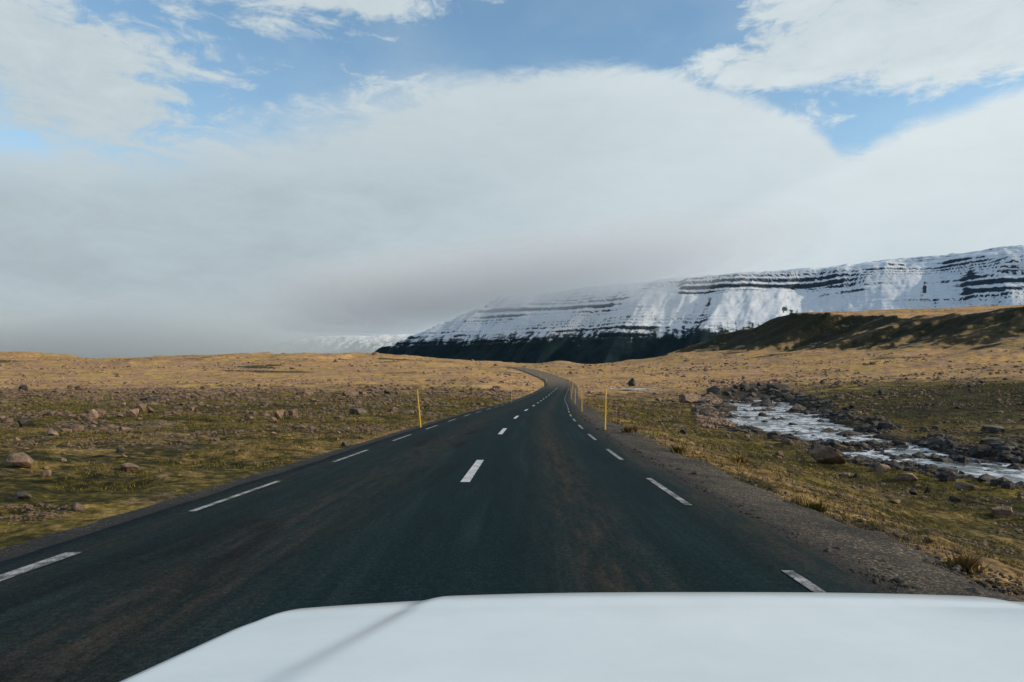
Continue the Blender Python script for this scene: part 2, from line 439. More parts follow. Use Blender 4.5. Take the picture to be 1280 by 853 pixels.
def water_material():
    m, n, b = material('stream_water', 0.06, 0.5)
    p = n.pos()
    b.inputs['IOR'].default_value = 1.333
    foam_glint = n.m('MULTIPLY', n.ss(n.noise(n.scale(p, (1, 0.6, 1)), 1.6, 6, 0.72, 0.8), 0.45, 0.56), n.ss(n.noise(p, 0.30, 3), 0.38, 0.52))  # white foam, spread wider to paint sky glints of the ripples
    n.put(b.inputs['Base Color'], n.mix(n.m('MULTIPLY', foam_glint, 0.75), (0.055, 0.064, 0.068), (0.78, 0.81, 0.84)))
    n.put(b.inputs['Roughness'], n.m('MULTIPLY_ADD', foam_glint, 0.4, 0.16))
    rip = n.m('ADD', n.noise(n.scale(p, (1, 0.7, 1)), 1.6, 4, 0.6, 0.5), n.m('MULTIPLY', n.noise(p, 7.0, 3, 0.6), 0.3))
    n.put(b.inputs['Normal'], n.bump(rip, 0.15, 0.03))
    return m
M_water = water_material()

def rock_material(name, lo, mid, hi, lichen=0.3):
    m, n, b = material(name, 0.88, 0.25)
    p = n.pos()
    k = n.noise(p, 2.6, 7, 0.68, 0.3)
    c = n.ramp(k, [(0.30, lo), (0.50, mid), (0.70, hi)])
    oi = n.new('ShaderNodeObjectInfo').outputs['Random']
    c = n.mix(1.0, c, n.ramp(oi, [(0, 0.62), (1, 1.35)]), 'MULTIPLY')
    g = n.new('ShaderNodeNewGeometry'); gs = n.new('ShaderNodeSeparateXYZ'); n.put(gs.inputs[0], g.outputs['Normal'])
    lk = n.m('MULTIPLY', n.ss(n.noise(p, 4.0, 5, 0.6), 0.52, 0.62), n.ss(gs.outputs[2], 0.2, 0.8))
    c = n.mix(n.m('MULTIPLY', lk, lichen), c, (0.16, 0.15, 0.045))
    c = n.mix(1.0, c, n.ramp(n.noise(p, 30, 3, 0.7), [(0.3, 0.6), (0.7, 1.35)]), 'MULTIPLY')
    n.put(b.inputs['Base Color'], c)
    n.put(b.inputs['Normal'], n.bump(n.m('ADD', k, n.m('MULTIPLY', n.noise(p, 18, 4, 0.7), 0.4)), 0.8, 0.06))
    return m
M_rock = rock_material('pinkish_basalt', (0.055, 0.036, 0.025), (0.180, 0.118, 0.080), (0.30, 0.205, 0.145))
M_rock_d = rock_material('wet_dark_basalt', (0.014, 0.013, 0.013), (0.040, 0.035, 0.032), (0.10, 0.082, 0.070), 0.15)
M_rock_g = rock_material('grey_basalt', (0.022, 0.020, 0.016), (0.072, 0.061, 0.047), (0.18, 0.15, 0.115), 0.2)

# ------------------------------------------------------------------ ground
def build_ground():
    dense = np.radians(np.linspace(-43, 43, 740))
    rest = np.radians(np.linspace(43, 317, 72)[1:-1])
    az = np.concatenate([dense, rest])
    r = np.exp(np.linspace(math.log(3.0), math.log(1900), 800))
    r = np.concatenate([r, [2600, 3600, 5200, 8000, 13000, 22000, 36000]])
    A, Rr = np.meshgrid(az, r)
    X = np.sin(A) * Rr; Y = np.cos(A) * Rr
    Z = H(X, Y)
    flat = sstep(Rr, 1900, 2600)
    Z = Z * (1 - flat) - 30 * flat
    V = np.stack([X, Y, Z], -1).reshape(-1, 3)
    nr, nc = X.shape
    Fq = grid_faces(nr, nc, wrap=True)[:, ::-1]
    me = mesh_np('ground', V, Fq)
    l = np.abs(X - XR(Y))
    ds, hw = stream_dist(X, Y)
    dry = 0.30 + 0.50 * sstep(Rr, 60, 230) + 0.25 * fbm(X / 40, Y / 26, 3, 91) - 0.22 * sstep(X, 20, 60) * (1 - sstep(Rr, 120, 200)) + 0.25 * np.exp(-((l - 6.0) / 1.4)**2) * (X > 0)
    hillk = sstep(X, 150, 260)
    dry = dry - 0.12 * hillk
    grv = 0.16 * fbm(X / 9, Y / 7, 3, 95) + 0.06 * (X < -6) * sstep(Rr, 14, 30) * (1 - sstep(Rr, 150, 230)) + 0.5 * np.exp(-np.maximum(0, ds - 4)**2 / 8.0)
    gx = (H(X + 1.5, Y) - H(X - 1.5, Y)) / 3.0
    heath_shade = 0.78 * sstep(gx, 0.14, 0.38) * sstep(X, 120, 200) + 0.62 * sstep(fbm(X / 46, Y / 26, 3, 98), 0.30, 0.55) * sstep(Y, 170, 300) + 0.62 * sstep(X, 24, 34) * sstep(ds - hw, 1, 6) * (1 - sstep(Y, 95, 150)) * (X > 0)  # heath patches, plus self-shadow darkening painted on the hill's steep face
    set_attr(me, 'heath_shade', heath_shade)
    wet = (1 - sstep(ds - hw, 0.0, 2.2)) * (Y < 175) * (X > 8)
    set_attr(me, 'dry', dry); set_attr(me, 'gravel', grv); set_attr(me, 'wet', wet)
    return tag(link('ground', me, M_ground), 'mossy stony moorland on both sides of the road', kind='structure')
build_ground()

# ------------------------------------------------------------------ road
def frame_at(y):
    y = np.asarray(y, float)
    tx = (XR(y + 0.5) - XR(y - 0.5)); ty = np.ones_like(tx)
    ln = np.hypot(tx, ty)
    return XR(y), ZR(y), ty / ln, -tx / ln       # centre, level, unit vector to the right
def strip(name, ys, ls, zs, mat, uv=False, kind=None, label=None, jag=None):
    """sheet following the road; ls/zs lateral offsets and heights above road level"""
    cx, cz, nx, ny = frame_at(ys)
    ls = np.asarray(ls, float); zs = np.asarray(zs, float)
    Ls = np.broadcast_to(ls, (len(ys), len(ls))).copy()
    if jag is not None: Ls += jag(np.asarray(ys)[:, None], ls[None, :])
    X = cx[:, None] + nx[:, None] * Ls; Y = np.asarray(ys)[:, None] + ny[:, None] * Ls
    Z = cz[:, None] + (zs if zs.ndim == 2 else zs[None, :])
    V = np.stack([X, Y, Z], -1).reshape(-1, 3)
    Fq = grid_faces(len(ys), len(ls))
    me = mesh_np(name, V, Fq)
    if uv:
        u = me.uv_layers.new(name='road')
        idx = np.empty(len(me.loops), np.int32); me.loops.foreach_get('vertex_index', idx)
        UVv = np.stack([Ls, np.broadcast_to(np.asarray(ys)[:, None], Ls.shape)], -1).reshape(-1, 2)[idx]
        u.data.foreach_set('uv', UVv.astype(np.float32).ravel())
    o = link(name, me, mat)
    return tag(o, label, kind=kind), me
ys_road = np.concatenate([np.arange(-60, 0, 2.0), np.arange(0, 60, 0.25), np.arange(60, 200, 1.0), np.arange(200, 505, 1.5)])
def crown(l): return 0.05 - 0.05 * (np.abs(l) / 3.6)**1.5
lr = np.array([-3.62, -3.55, -3.2, -2.6, -1.9, -1.2, -0.6, 0, 0.6, 1.2, 1.9, 2.6, 3.2, 3.5, 3.58])
zr_ = crown(lr); zr_[0] -= 0.07; zr_[-1] -= 0.07
jg = lambda y, l: np.where(np.abs(l) > 3.3, 0.07 * fbm(y / 0.9, l * 0 + np.sign(l) * 7.3, 4, 55), 0)
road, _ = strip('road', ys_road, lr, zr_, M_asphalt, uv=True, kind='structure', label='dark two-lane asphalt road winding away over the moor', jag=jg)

lsh = np.array([3.3, 3.6, 3.85, 4.15, 4.5, 4.85, 5.2, 5.6])
def shoulder(side, ls, drop):
    cx, cz, nx, ny = frame_at(ys_road)
    L = side * ls
    X = cx[:, None] + nx[:, None] * L; Y = ys_road[:, None] + ny[:, None] * L
    zg = H(X, Y) - cz[:, None]
    k = sstep(ls, ls[1], ls[-1])[None, :]
    base = -0.03 - drop * (ls - ls[0])[None, :]
    z = np.maximum(base * (1 - k) + (zg + 0.05) * k, zg + 0.02 * (1 - k) - 0.08 * k) + 0.02 * fbm(X / 0.35, Y / 0.35, 2, 61)
    z[:, 0] = -0.09; z[:, -1] = zg[:, -1] - 0.12
    o, me = strip('gravel_shoulder', ys_road, L if side > 0 else L[::-1], z if side > 0 else z[:, ::-1], M_gravel, kind='structure',
                  label='broad grey gravel shoulder along the right edge of the road' if side > 0 else 'narrow dark gravel shoulder along the left edge of the road',
                  jag=lambda y, l: np.where(np.abs(l) > ls[-2], 0.28 * fbm(y / 1.3, l * 0 + 3.3 * side, 4, 57), 0))
    dm = (1 - sstep(np.abs(np.broadcast_to(L, z.shape)), 3.5, 4.4 if side > 0 else 4.9))
    if side < 0: dm = dm[:, ::-1]
    set_attr(me, 'damp', dm)
shoulder(1, lsh, 0.10)
shoulder(-1, np.array([3.3, 3.6, 3.8, 4.05, 4.3, 4.6]), 0.14)

def dash(name, y0, y1, l0, wd, label=None):
    n = max(3, int((y1 - y0) / 0.5) + 1)
    ys = np.linspace(y0, y1, n)
    ls = np.array([l0 - wd / 2, l0 + wd / 2])
    cx, cz, nx, ny = frame_at(ys)
    # lie on the faceted road sheet
    zs = np.interp(ls, lr, zr_) + 0.006
    X = cx[:, None] + nx[:, None] * ls; Y = ys[:, None] + ny[:, None] * ls
    czr = np.interp(ys, ys_road, ZR(ys_road))
    Z = np.broadcast_to(czr[:, None] + zs[None, :], X.shape)
    V = np.stack([X, Y, Z], -1).reshape(-1, 3)
    o = link(name, mesh_np(name, V, grid_faces(n, 2)), M_paint if name == 'centre_dash' else M_paint_edge, road)
    if label: o['label'] = label
    return o
for k in range(-2, 14):
    y0 = 11.0 + 12.5 * k
    dash('centre_dash', y0, y0 + 3.7, 0.0, 0.15)
for k in range(-1, 27):
    dash('edge_dash', 8.4 + 6.25 * k, 8.4 + 6.25 * k + 3.0, -3.1, 0.088)
for k in range(-1, 27):
    dash('edge_dash', 9.0 + 6.25 * k - (0.2 if k < 0 else 0), 9.0 + 6.25 * k + 2.9, 3.05, 0.095)
dash('edge_dash', 5.1, 6.2, -3.1, 0.15, 'worn smeared edge dash')

# ------------------------------------------------------------------ stream and pond
def build_stream():
    P = STREAM
    seg = np.hypot(*np.diff(P, axis=0).T); s = np.concatenate([[0], np.cumsum(seg)])
    fx, fy = pchip(s, P[:, 0]), pchip(s, P[:, 1])
    q = np.linspace(0, s[-1] - 18, 200)
    x, y = fx(q), fy(q)
    tx, ty = np.gradient(x), np.gradient(y); ln = np.hypot(tx, ty)
    nx, ny = ty / ln, -tx / ln
    o = np.linspace(-7.0, 7.0, 15)
    X = x[:, None] + nx[:, None] * o; Y = y[:, None] + ny[:, None] * o
    Z = np.broadcast_to(ZW(y)[:, None], X.shape)
    me = mesh_np('stream', np.stack([X, Y, Z], -1).reshape(-1, 3), grid_faces(*X.shape)[:, ::-1])
    tag(link('stream', me, M_water), 'shallow rocky stream winding along the right of the road', kind='structure')
build_stream()
px_, py_, pa_, pb_, pz_ = POND
ang = np.linspace(0, 2 * np.pi, 40, endpoint=False)
V = [(px_, py_, pz_)] + [(px_ + 1.5 * pa_ * math.cos(a), py_ + 1.5 * pb_ * math.sin(a), pz_) for a in ang]
me = mesh_np('pond', V, [(0, 1 + i, 1 + (i + 1) % 40) for i in range(40)])
tag(link('pond', me, M_water), 'small pale pool of water right of the road in the distance', kind='structure')

# ------------------------------------------------------------------ mountains
def mountain_material(name, snowline, snowsoft=90.0):
    m, n, b = material(name, 0.9, 0.15)
    p = n.pos()
    g = n.new('ShaderNodeNewGeometry')
    s = n.new('ShaderNodeSeparateXYZ'); n.put(s.inputs[0], g.outputs['Normal'])
    sp = n.new('ShaderNodeSeparateXYZ'); n.put(sp.inputs[0], p)
    zz = sp.outputs[2]
    n1 = n.noise(p, 0.006, 7, 0.62)
    n2 = n.noise(n.scale(p, (1, 1, 5.0)), 0.012, 7, 0.7)
    n3 = n.noise(p, 0.03, 5, 0.7)
    slope = n.m('SUBTRACT', 1.0, s.outputs[2])
    alt = n.m('DIVIDE', n.m('SUBTRACT', zz, n.m('MULTIPLY_ADD', n.m('SUBTRACT', n1, 0.5), 320.0, snowline)), snowsoft)
    cov = n.m('ADD', n.m('MULTIPLY', n.m('MINIMUM', alt, 1.2), 0.8), 0.05)
    cov = n.m('SUBTRACT', cov, n.m('MULTIPLY', n.ss(slope, 0.26, 0.48), 1.7))
    cov = n.m('ADD', cov, n.m('MULTIPLY', n.m('SUBTRACT', n2, 0.5), 2.6))
    cov = n.m('ADD', cov, n.m('MULTIPLY', n.m('SUBTRACT', n3, 0.5), 1.6))
    du = n.new('ShaderNodeVectorMath', operation='DOT_PRODUCT'); n.put(du.inputs[0], p); du.inputs[1].default_value = (0.863, -0.505, 0.0)
    cb = n.new('ShaderNodeCombineXYZ'); n.put(cb.inputs[0], n.m('MULTIPLY', n.m('ADD', du.outputs['Value'], n.m('MULTIPLY', zz, 0.35)), 0.016)); n.put(cb.inputs[1], n.m('MULTIPLY', zz, 0.0022))
    streak = n.noise(cb.outputs[0], 1.0, 5, 0.65, 0.2)
    near = n.m('SUBTRACT', 1.0, n.ss(n.m('ABSOLUTE', n.m('SUBTRACT', zz, snowline - 40)), 60.0, 330.0))
    cov = n.m('ADD', cov, n.m('MULTIPLY', n.m('MULTIPLY', n.m('SUBTRACT', streak, 0.47), near), 3.4))
    k = n.ss(cov, 0.0, 0.75)
    rock = n.ramp(n2, [(0.3, (0.016, 0.027, 0.038)), (0.55, (0.045, 0.062, 0.080)), (0.75, (0.09, 0.105, 0.118))])  # blue of distant haze put into these rock colours
    low = n.ramp(n.noise(p, 0.01, 6, 0.65), [(0.35, (0.005, 0.016, 0.020)), (0.65, (0.013, 0.029, 0.033))])
    rock = n.mix(n.ss(zz, snowline - 60, snowline + 120), low, rock)
    snow = n.ramp(n3, [(0.3, (0.62, 0.65, 0.68)), (0.7, (0.78, 0.80, 0.82))])
    n.put(b.inputs['Base Color'], n.mix(k, rock, snow))
    n.put(b.inputs['Normal'], n.bump(n.m('ADD', n2, n3), 0.3, 10.0))
    return m
M_mtn = mountain_material('snowy_layered_basalt', 430)
M_mtn_far = mountain_material('far_snowy_basalt', 720, 420.0)

def mountain(name, P0, P1, depth, top, u_ext, mat, nu, nv, seed, label, nose=1.0, base=-30):
    P0 = np.array(P0, float); P1 = np.array(P1, float)
    eu = (P1 - P0) / np.linalg.norm(P1 - P0); ev = np.array([-eu[1], eu[0]])
    L = np.linalg.norm(P1 - P0)
    u = np.linspace(-u_ext, L, nu); v = np.linspace(-250, depth, nv)
    U, Vv = np.meshgrid(u, v, indexing='ij')
    wob = 300 * fbm(U / 1500, Vv / 4000, 3, seed) + 260 * (0.45 - np.abs(fbm(U / 620, Vv / 3000, 3, seed + 5))) + 55 * fbm(U / 140, Vv / 500, 4, seed + 9)
    ve = Vv + wob
    vn_ = (U + 0.15 * Vv) * nose + 240 * fbm(U / 700, Vv / 380, 4, seed + 3)
    kq = 160.0
    hq = np.clip(0.5 + 0.5 * (vn_ - ve) / kq, 0, 1)
    vm = vn_ * (1 - hq) + ve * hq - kq * hq * (1 - hq)
    vq = np.maximum(vm, 0)
    hb = np.interp(vq, [0, 120, 300, 650, 900, 1200, 1500, 1900, 2600, 4500], [0, .03, .11, .33, .46, .60, .76, .90, 1.0, 1.1]) * top
    hb = hb * (1 + 0.26 * np.clip(U / L, 0, 1)) + 30 * fbm(U / 520, Vv / 520, 3, seed + 41) * sstep(hb, 60, 300)
    rel = hb / top
    S = top * 0.042
    hw_ = hb + 0.6 * S * np.sin(hb / S * 0.83 + 1.1) + 0.5 * S * fbm(U / 900, Vv / 900, 2, seed + 61)      # beds of unequal thickness
    k = np.floor(hw_ / S); f = hw_ / S - k
    terr = (k + sstep(f, 0.50, 0.82)) * S + hb - hw_
    patchy = fbm(U / 650, hb / 120, 4, seed + 31)
    tk = np.clip(0.50 + 1.7 * patchy, 0.05, 0.97) * sstep(rel, .33, .40)
    cliff = sstep(rel, .80, .83) * (1 - sstep(rel, .96, 1.0)) * sstep(fbm(U / 1300, U * 0, 3, seed + 71), -0.25, 0.1)
    tk = np.maximum(tk, 0.97 * cliff)
    z = hb * (1 - tk) + terr * tk
    z = z + 110 * cliff * (sstep(rel, .82, .94) - 0.5)
    z = np.where(vm > 0, z, vm * 0.2)
    z = z + 6 * fbm(U / 150, Vv / 500, 4, seed + 13) * sstep(hb, 20, 200) + 8 * fbm(U / 60, Vv / 130, 4, seed + 15) * sstep(hb, 20, 200) + base
    XY = P0[None, None, :] + U[..., None] * eu + Vv[..., None] * ev
    V = np.concatenate([XY, z[..., None]], -1).reshape(-1, 3)
    me = mesh_np(name, V, grid_faces(nu, nv)[:, ::-1])
    return tag(link(name, me, mat), label, kind='structure')
mountain('mountain', (-2450, 8620), (6800, 3200), 3400, 1150, 500, M_mtn, 950, 260, 101, 'long snow-covered layered mountain ridge across the valley', 1.0)
mountain('mountain', (-3250, 11300), (2500, 10500), 3000, 820, 600, M_mtn_far, 260, 110, 207, 'far snowy mountain spur fading into low cloud', 0.9)
mountain('mountain', (-6900, 14500), (-1500, 15500), 3000, 900, 700, M_mtn_far, 200, 80, 307, 'farthest mountain barely showing through grey cloud', 0.9)

# ------------------------------------------------------------------ cloud that shades the near moor (off to the right, towards the sun)
def volume_material(name, density, colr=(1, 1, 1), aniso=0.2):
    m = bpy.data.materials.new(name); m.use_nodes = True
    t = m.node_tree; t.nodes.clear()
    o = t.nodes.new('ShaderNodeOutputMaterial'); v = t.nodes.new('ShaderNodeVolumePrincipled')
    v.inputs['Color'].default_value = (*colr, 1); v.inputs['Density'].default_value = density; v.inputs['Anisotropy'].default_value = aniso
    t.links.new(v.outputs[0], o.inputs['Volume'])
    return m
def cloud_slab(name, cx, cy, cz, ax, ay, az_, seed, mat, n=(64, 24)):
    """closed lumpy flattened body"""
    th = np.linspace(0, 2 * np.pi, n[0], endpoint=False); ph = np.linspace(-np.pi / 2, np.pi / 2, n[1])
    T, P = np.meshgrid(th, ph)
    sq = lambda v, e: np.sign(v) * np.abs(v) ** e
    X = sq(np.cos(P), .6) * sq(np.cos(T), .5); Y = sq(np.cos(P), .6) * sq(np.sin(T), .5); Z = sq(np.sin(P), .8)
    k = 1 + 0.10 * fbm(X * 3.1 + 9, Y * 3.1 + Z, 3, seed) * np.cos(P)
    V = np.stack([X * k * ax, Y * k * ay, Z * az_ * (1 + .3 * fbm(X * 4, Y * 4, 2, seed + 3))], -1).reshape(-1, 3)
    me = mesh_np(name, V, grid_faces(n[1], n[0], wrap=True))
    o = link(name, me, mat); o.location = (cx, cy, cz)
    return o
CZ = 620.0
off = sundir * (CZ / sundir.z)
M_cloud = volume_material('cloud_vapour', 0.0024)
c = cloud_slab('cloud', off.x - 10, off.y - 200, CZ, 560, 350, 60, 5, M_cloud)
tag(c, 'drifting cloud out to the right that shades the near moor', kind='stuff')

M_shade_deck = volume_material('shade_deck_vapour', 0.0014)
c = cloud_slab('cloud', 13300, 4300, 5000, 6700, 3700, 150, 15, M_shade_deck)  # added out of view to dim the sun on the mountain
tag(c, 'unseen high cloud deck added far out to the right to shade the mountain', kind='stuff')
c = cloud_slab('cloud', 13000, 9700, 5000, 3700, 2200, 150, 25, M_shade_deck)  # another added deck, out of view, keeps sun off the far spur
tag(c, 'second unseen high cloud deck added far out right to shade the far spur', kind='stuff')
# low cloud wrapped round the mountain tops and the far valley: nested bodies give it a soft edge
for i, (q, dn) in enumerate([(1.0, 0.00017), (0.86, 0.00026), (0.72, 0.00032), (0.58, 0.00036)]):
    mt = volume_material('low_cloud_vapour', dn, (0.985, 0.995, 1.0), 0.0)
    c = cloud_slab('low_cloud', 150, 7500, 1060, 2900 * q, 1500 * q, 430 * q, 60, mt)
    c.rotation_euler = (0, R(-7.0), 0)
    tag(c, 'low grey cloud lying over the mountain tops', kind='stuff')
for i, (q, dn) in enumerate([(1.30, 0.00012), (1.15, 0.00010), (1.0, 0.00012), (0.92, 0.00016), (0.84, 0.00016)]):
    mt = volume_material('rain_murk_vapour', dn, (0.50, 0.57, 0.63), 0.0)
    c = cloud_slab('rain_murk', -9900, 12900, 250, 7000 * q, 2900 * q, 900 * q, 80, mt)
    tag(c, 'grey rain murk hiding the far end of the valley', kind='stuff')

# ------------------------------------------------------------------ car
def clearcoat_white():
    m, n, b = material('white_car_paint', 0.30, 0.5)
    p = n.pos()
    g = n.noise(p, 3.0, 5, 0.65)
    n.put(b.inputs['Base Color'], n.ramp(g, [(0.3, (0.66, 0.715, 0.72)), (0.7, (0.77, 0.815, 0.82))]))
    n.put(b.inputs['Roughness'], n.ramp(n.noise(n.scale(p, (1, 3, 1)), 7.0, 5, 0.7), [(0.3, 0.30), (0.7, 0.45)]))
    b.inputs['Coat Weight'].default_value = 0.7; b.inputs['Coat Roughness'].default_value = 0.10
    n.put(b.inputs['Normal'], n.bump(n.noise(n.scale(p, (1.2, 2.5, 1)), 1.6, 3), 0.12, 0.02))
    return m
M_car = clearcoat_white()
def plain(name, c, rough=0.6, metal=0.0):
    m, n, b = material(name, rough, 0.4)
    b.inputs['Metallic'].default_value = metal
    n.put(b.inputs['Base Color'], n.ramp(n.noise(n.pos(), 12, 4, 0.6), [(0.3, tuple(x * 0.8 for x in c)), (0.7, tuple(min(1, x * 1.15) for x in c))]))
    return m
M_black = plain('black_plastic', (0.02, 0.02, 0.022), 0.5)
M_rubber = plain('tyre_rubber', (0.018, 0.018, 0.018), 0.9)
M_rim = plain('alloy_rim', (0.45, 0.46, 0.47), 0.35, 0.9)
M_lens = plain('headlight_lens', (0.55, 0.58, 0.60), 0.1)

CX = 0.485                                     # car centre line
def build_car():
    car = bpy.data.objects.new('car', None); col.objects.link(car)
    car.location = (CX, 0.6, float(ZR(0.6)))
    tag(car, 'white car bonnet in the foreground at the bottom of the picture', 'car')
    o0 = Vector(car.location)
    def put(name, V, Fq, mat, parent=car, smooth=True):
        V = np.asarray(V, float) - np.array(o0)
        if parent is not car: pass
        return link(name, mesh_np(name, V, Fq, smooth), mat, parent)
    def half(y): return np.interp(y, [0.45, 1.2, 1.62, 1.80], [1.20, 1.145, 1.06, 0.98])
    # bonnet: rows from windscreen to nose
    t = np.concatenate([np.linspace(0.5, 1.6, 40), 1.6 + 0.215 * np.sin(np.linspace(0, math.pi / 2, 16)[1:])])
    s = np.concatenate([-1 - 0 * np.zeros(1), np.linspace(-0.995, 0.995, 161), np.ones(1)])
    T, S = np.meshgrid(t, s, indexing='ij')
    Wd = np.interp(T, [0.5, 1.2, 1.55, 1.70, 1.77, 1.815], [1.28, 1.235, 1.155, 1.09, 1.045, 0.97])
    Yq = T - 0.055 * np.abs(S) ** 2.4 * sstep(T, 1.0, 1.8)
    X = S * Wd
    zc = np.interp(T, [0.5, 0.9, 1.3, 1.6], [0.975, 0.941, 0.913, 0.893])
    nose = np.clip((T - 1.6) / 0.215, 0, 1)
    zc = zc - 0.075 * (1 - np.sqrt(np.maximum(0, 1 - nose ** 2)))
    zc = zc - 0.020 * np.abs(S) ** 3 - 0.07 * np.clip((np.abs(S) - 0.92) / 0.08, 0, 1) ** 2
    # raised centre panel with a soft bevelled crease each side, running wider towards the windscreen
    xc = np.interp(T, [0.5, 1.2, 1.8], [1.03, 0.86, 0.655])
    bw = np.interp(T, [0.5, 1.2, 1.8], [0.13, 0.095, 0.060])
    zc = zc + 0.009 * (1 - sstep(np.abs(X), xc - bw * 0.5, xc + bw * 0.5)) - 0.0045
    V = np.stack([CX + X, Yq, zc], -1).reshape(-1, 3)
    hood = put('hood', V, grid_faces(len(t), len(s))[:, ::-1], M_car)
    for sgn in (-1, 1):
        # fender: from the bonnet edge down the side, with a wheel arch
        yy = np.linspace(0.5, 1.72, 60); kk = np.linspace(0, 1, 22)
        Y, K = np.meshgrid(yy, kk, indexing='ij')
        hw_ = np.interp(Y, [0.5, 1.2, 1.55, 1.72], [1.28, 1.235, 1.155, 1.08]) - 0.004
        x = hw_ + 0.035 * np.sin(np.pi * np.clip(K * 1.1, 0, 1)) * (1 - K * .3)
        ztop = np.interp(Y, [0.5, 0.9, 1.3, 1.6, 1.72], [0.975, 0.941, 0.913, 0.893, 0.88]) - 0.099
        arch = 0.33 + np.sqrt(np.maximum(0, 0.40 ** 2 - (Y - 0.92) ** 2))
        zb = np.where(np.abs(Y - 0.92) < 0.40, arch, 0.30)
        z = ztop * (1 - K) + np.minimum(zb, ztop - 0.05) * K
        V = np.stack([CX + sgn * x, Y, z], -1).reshape(-1, 3)
        f = grid_faces(len(yy), len(kk)); f = f if sgn < 0 else f[:, ::-1]
        put('fender', V, f, M_car)
        # headlight
        a = np.linspace(0, 2 * np.pi, 24, endpoint=False)
        V = [(CX + sgn * 0.74, 1.80, 0.70)] + [(CX + sgn * (0.74 + 0.20 * math.cos(q)), 1.775 - 0.07 * abs(math.cos(q)), 0.70 + 0.065 * math.sin(q)) for q in a]
        put('headlight', V, [(0, 1 + i, 1 + (i + 1) % 24) for i in range(24)], M_lens)
        # wheel
        wx, wy, wr = CX + sgn * 1.03, 0.92, 0.345
        prof = [(-.11, .24), (-.12, .30), (-.09, .335), (0, .345), (.09, .335), (.12, .30), (.11, .24)]
        n = 40
        V = [(wx + p[0], wy + p[1] * math.cos(2 * math.pi * i / n), wr + p[1] * math.sin(2 * math.pi * i / n)) for i in range(n) for p in prof]
        Fq = [((i * 7 + j), (i * 7 + j + 1), ((i + 1) % n) * 7 + j + 1, ((i + 1) % n) * 7 + j) for i in range(n) for j in range(6)]
        wheel = put('wheel', V, Fq, M_rubber)
        V = [(wx + sgn * 0.06, wy, wr)]; Fq = []
        for i in range(20):
            q = 2 * math.pi * i / 20; r_ = 0.245
            V += [(wx + sgn * (0.075 if i % 4 < 2 else 0.02), wy + r_ * math.cos(q), wr + r_ * math.sin(q))]
        Fq = [(0, 1 + i, 1 + (i + 1) % 20) for i in range(20)]
        put('rim', V, Fq, M_rim, wheel)
    # front bumper with grille
    xs = np.linspace(-1, 1, 41); zs = np.linspace(0, 1, 14)
    Sx, K = np.meshgrid(xs, zs, indexing='ij')
    X = Sx * 0.97; Y = 1.80 - 0.10 * np.abs(Sx) ** 3 + 0.05 * np.sin(np.pi * K) - 0.0
    Z = 0.80 - 0.52 * K
    put('front_bumper', np.stack([CX + X, Y - 0.01, Z], -1).reshape(-1, 3), grid_faces(41, 14), M_car)
    V = [(CX - .5, 1.862, .60), (CX + .5, 1.862, .60), (CX + .46, 1.866, .44), (CX - .46, 1.866, .44)]
    put('grille', V, [(0, 1, 2, 3)], M_black)
    V = [(CX - 1.15, 0.30, .99), (CX + 1.15, 0.30, .99), (CX + 1.17, 0.51, .935), (CX - 1.17, 0.51, .935)]
    put('cowl', V, [(0, 1, 2, 3)], M_black)
build_car()

# ------------------------------------------------------------------ marker posts
def post_material():
    m, n, b = material('yellow_post_plastic', 0.5, 0.4)
    p = n.pos()
    c = n.ramp(n.noise(n.scale(p, (6, 6, 1.5)), 3.0, 5, 0.65), [(0.3, (0.50, 0.27, 0.012)), (0.6, (0.72, 0.43, 0.03))])
    n.put(b.inputs['Base Color'], c)
    return m
M_post = post_material()
M_refl = plain('post_reflector', (0.55, 0.50, 0.40), 0.3)
def post_mesh():
    hgt = 1.70
    secs = [(-0.3, .040, .032), (0.0, .040, .032), (0.9, .036, .028), (1.58, .033, .024), (1.68, .030, .014), (hgt, .020, .008)]
    V = []; n = 6
    for z, a, b_ in secs:                      # rounded triangular section, open back
        for i in range(n):
            q = 2 * math.pi * i / n + math.pi / 6
            V.append((a * math.cos(q), b_ * math.sin(q), z))
    Fq = [(j * n + i, j * n + (i + 1) % n, (j + 1) * n + (i + 1) % n, (j + 1) * n + i) for j in range(len(secs) - 1) for i in range(n)]
    me = mesh_np('post', V, Fq, smooth=False)
    return me
PM = post_mesh(); PM.materials.append(M_post)
RV = [(-.026, -.034, 1.30), (.026, -.034, 1.30), (.024, -.032, 1.42), (-.024, -.032, 1.42), (-.026, -.024, 1.30), (.026, -.024, 1.30), (.024, -.022, 1.42), (-.024, -.022, 1.42)]
RM = mesh_np('reflector', RV, [(0, 1, 2, 3), (5, 4, 7, 6), (4, 0, 3, 7), (1, 5, 6, 2), (3, 2, 6, 7), (4, 5, 1, 0)], smooth=False); RM.materials.append(M_refl)
ordn = ['nearest', 'second', 'third', 'fourth', 'fifth', 'sixth', 'seventh', 'eighth', 'ninth', 'tenth', 'eleventh', 'twelfth', 'thirteenth', 'fourteenth']
def place_post(y, l, k, side, lean):
    cx, cz, nx, ny = frame_at(np.array([y]))
    x, yy = float(cx[0] + nx[0] * l), float(y + ny[0] * l)
    e = bpy.data.objects.new('marker_post', None); col.objects.link(e)
    e.location = (x, yy, max(float(H(x, yy)), float(cz[0]) - 0.10) - 0.02)
    e.rotation_euler = (R(random.uniform(-1.5, 1.5)), R(lean), R(random.uniform(-8, 8)))
    p = link('post', PM, None, e)
    if y < 60: link('reflector', RM, None, e)
    if k == 0: lab = 'tall thin yellow marker post, %s on the %s edge of the road' % (ordn[k], side)
    else: lab = '%s yellow marker post along the %s edge of the road, counted from the bonnet' % (ordn[k], side)
    tag(e, lab, 'marker post', 'yellow posts along the road')
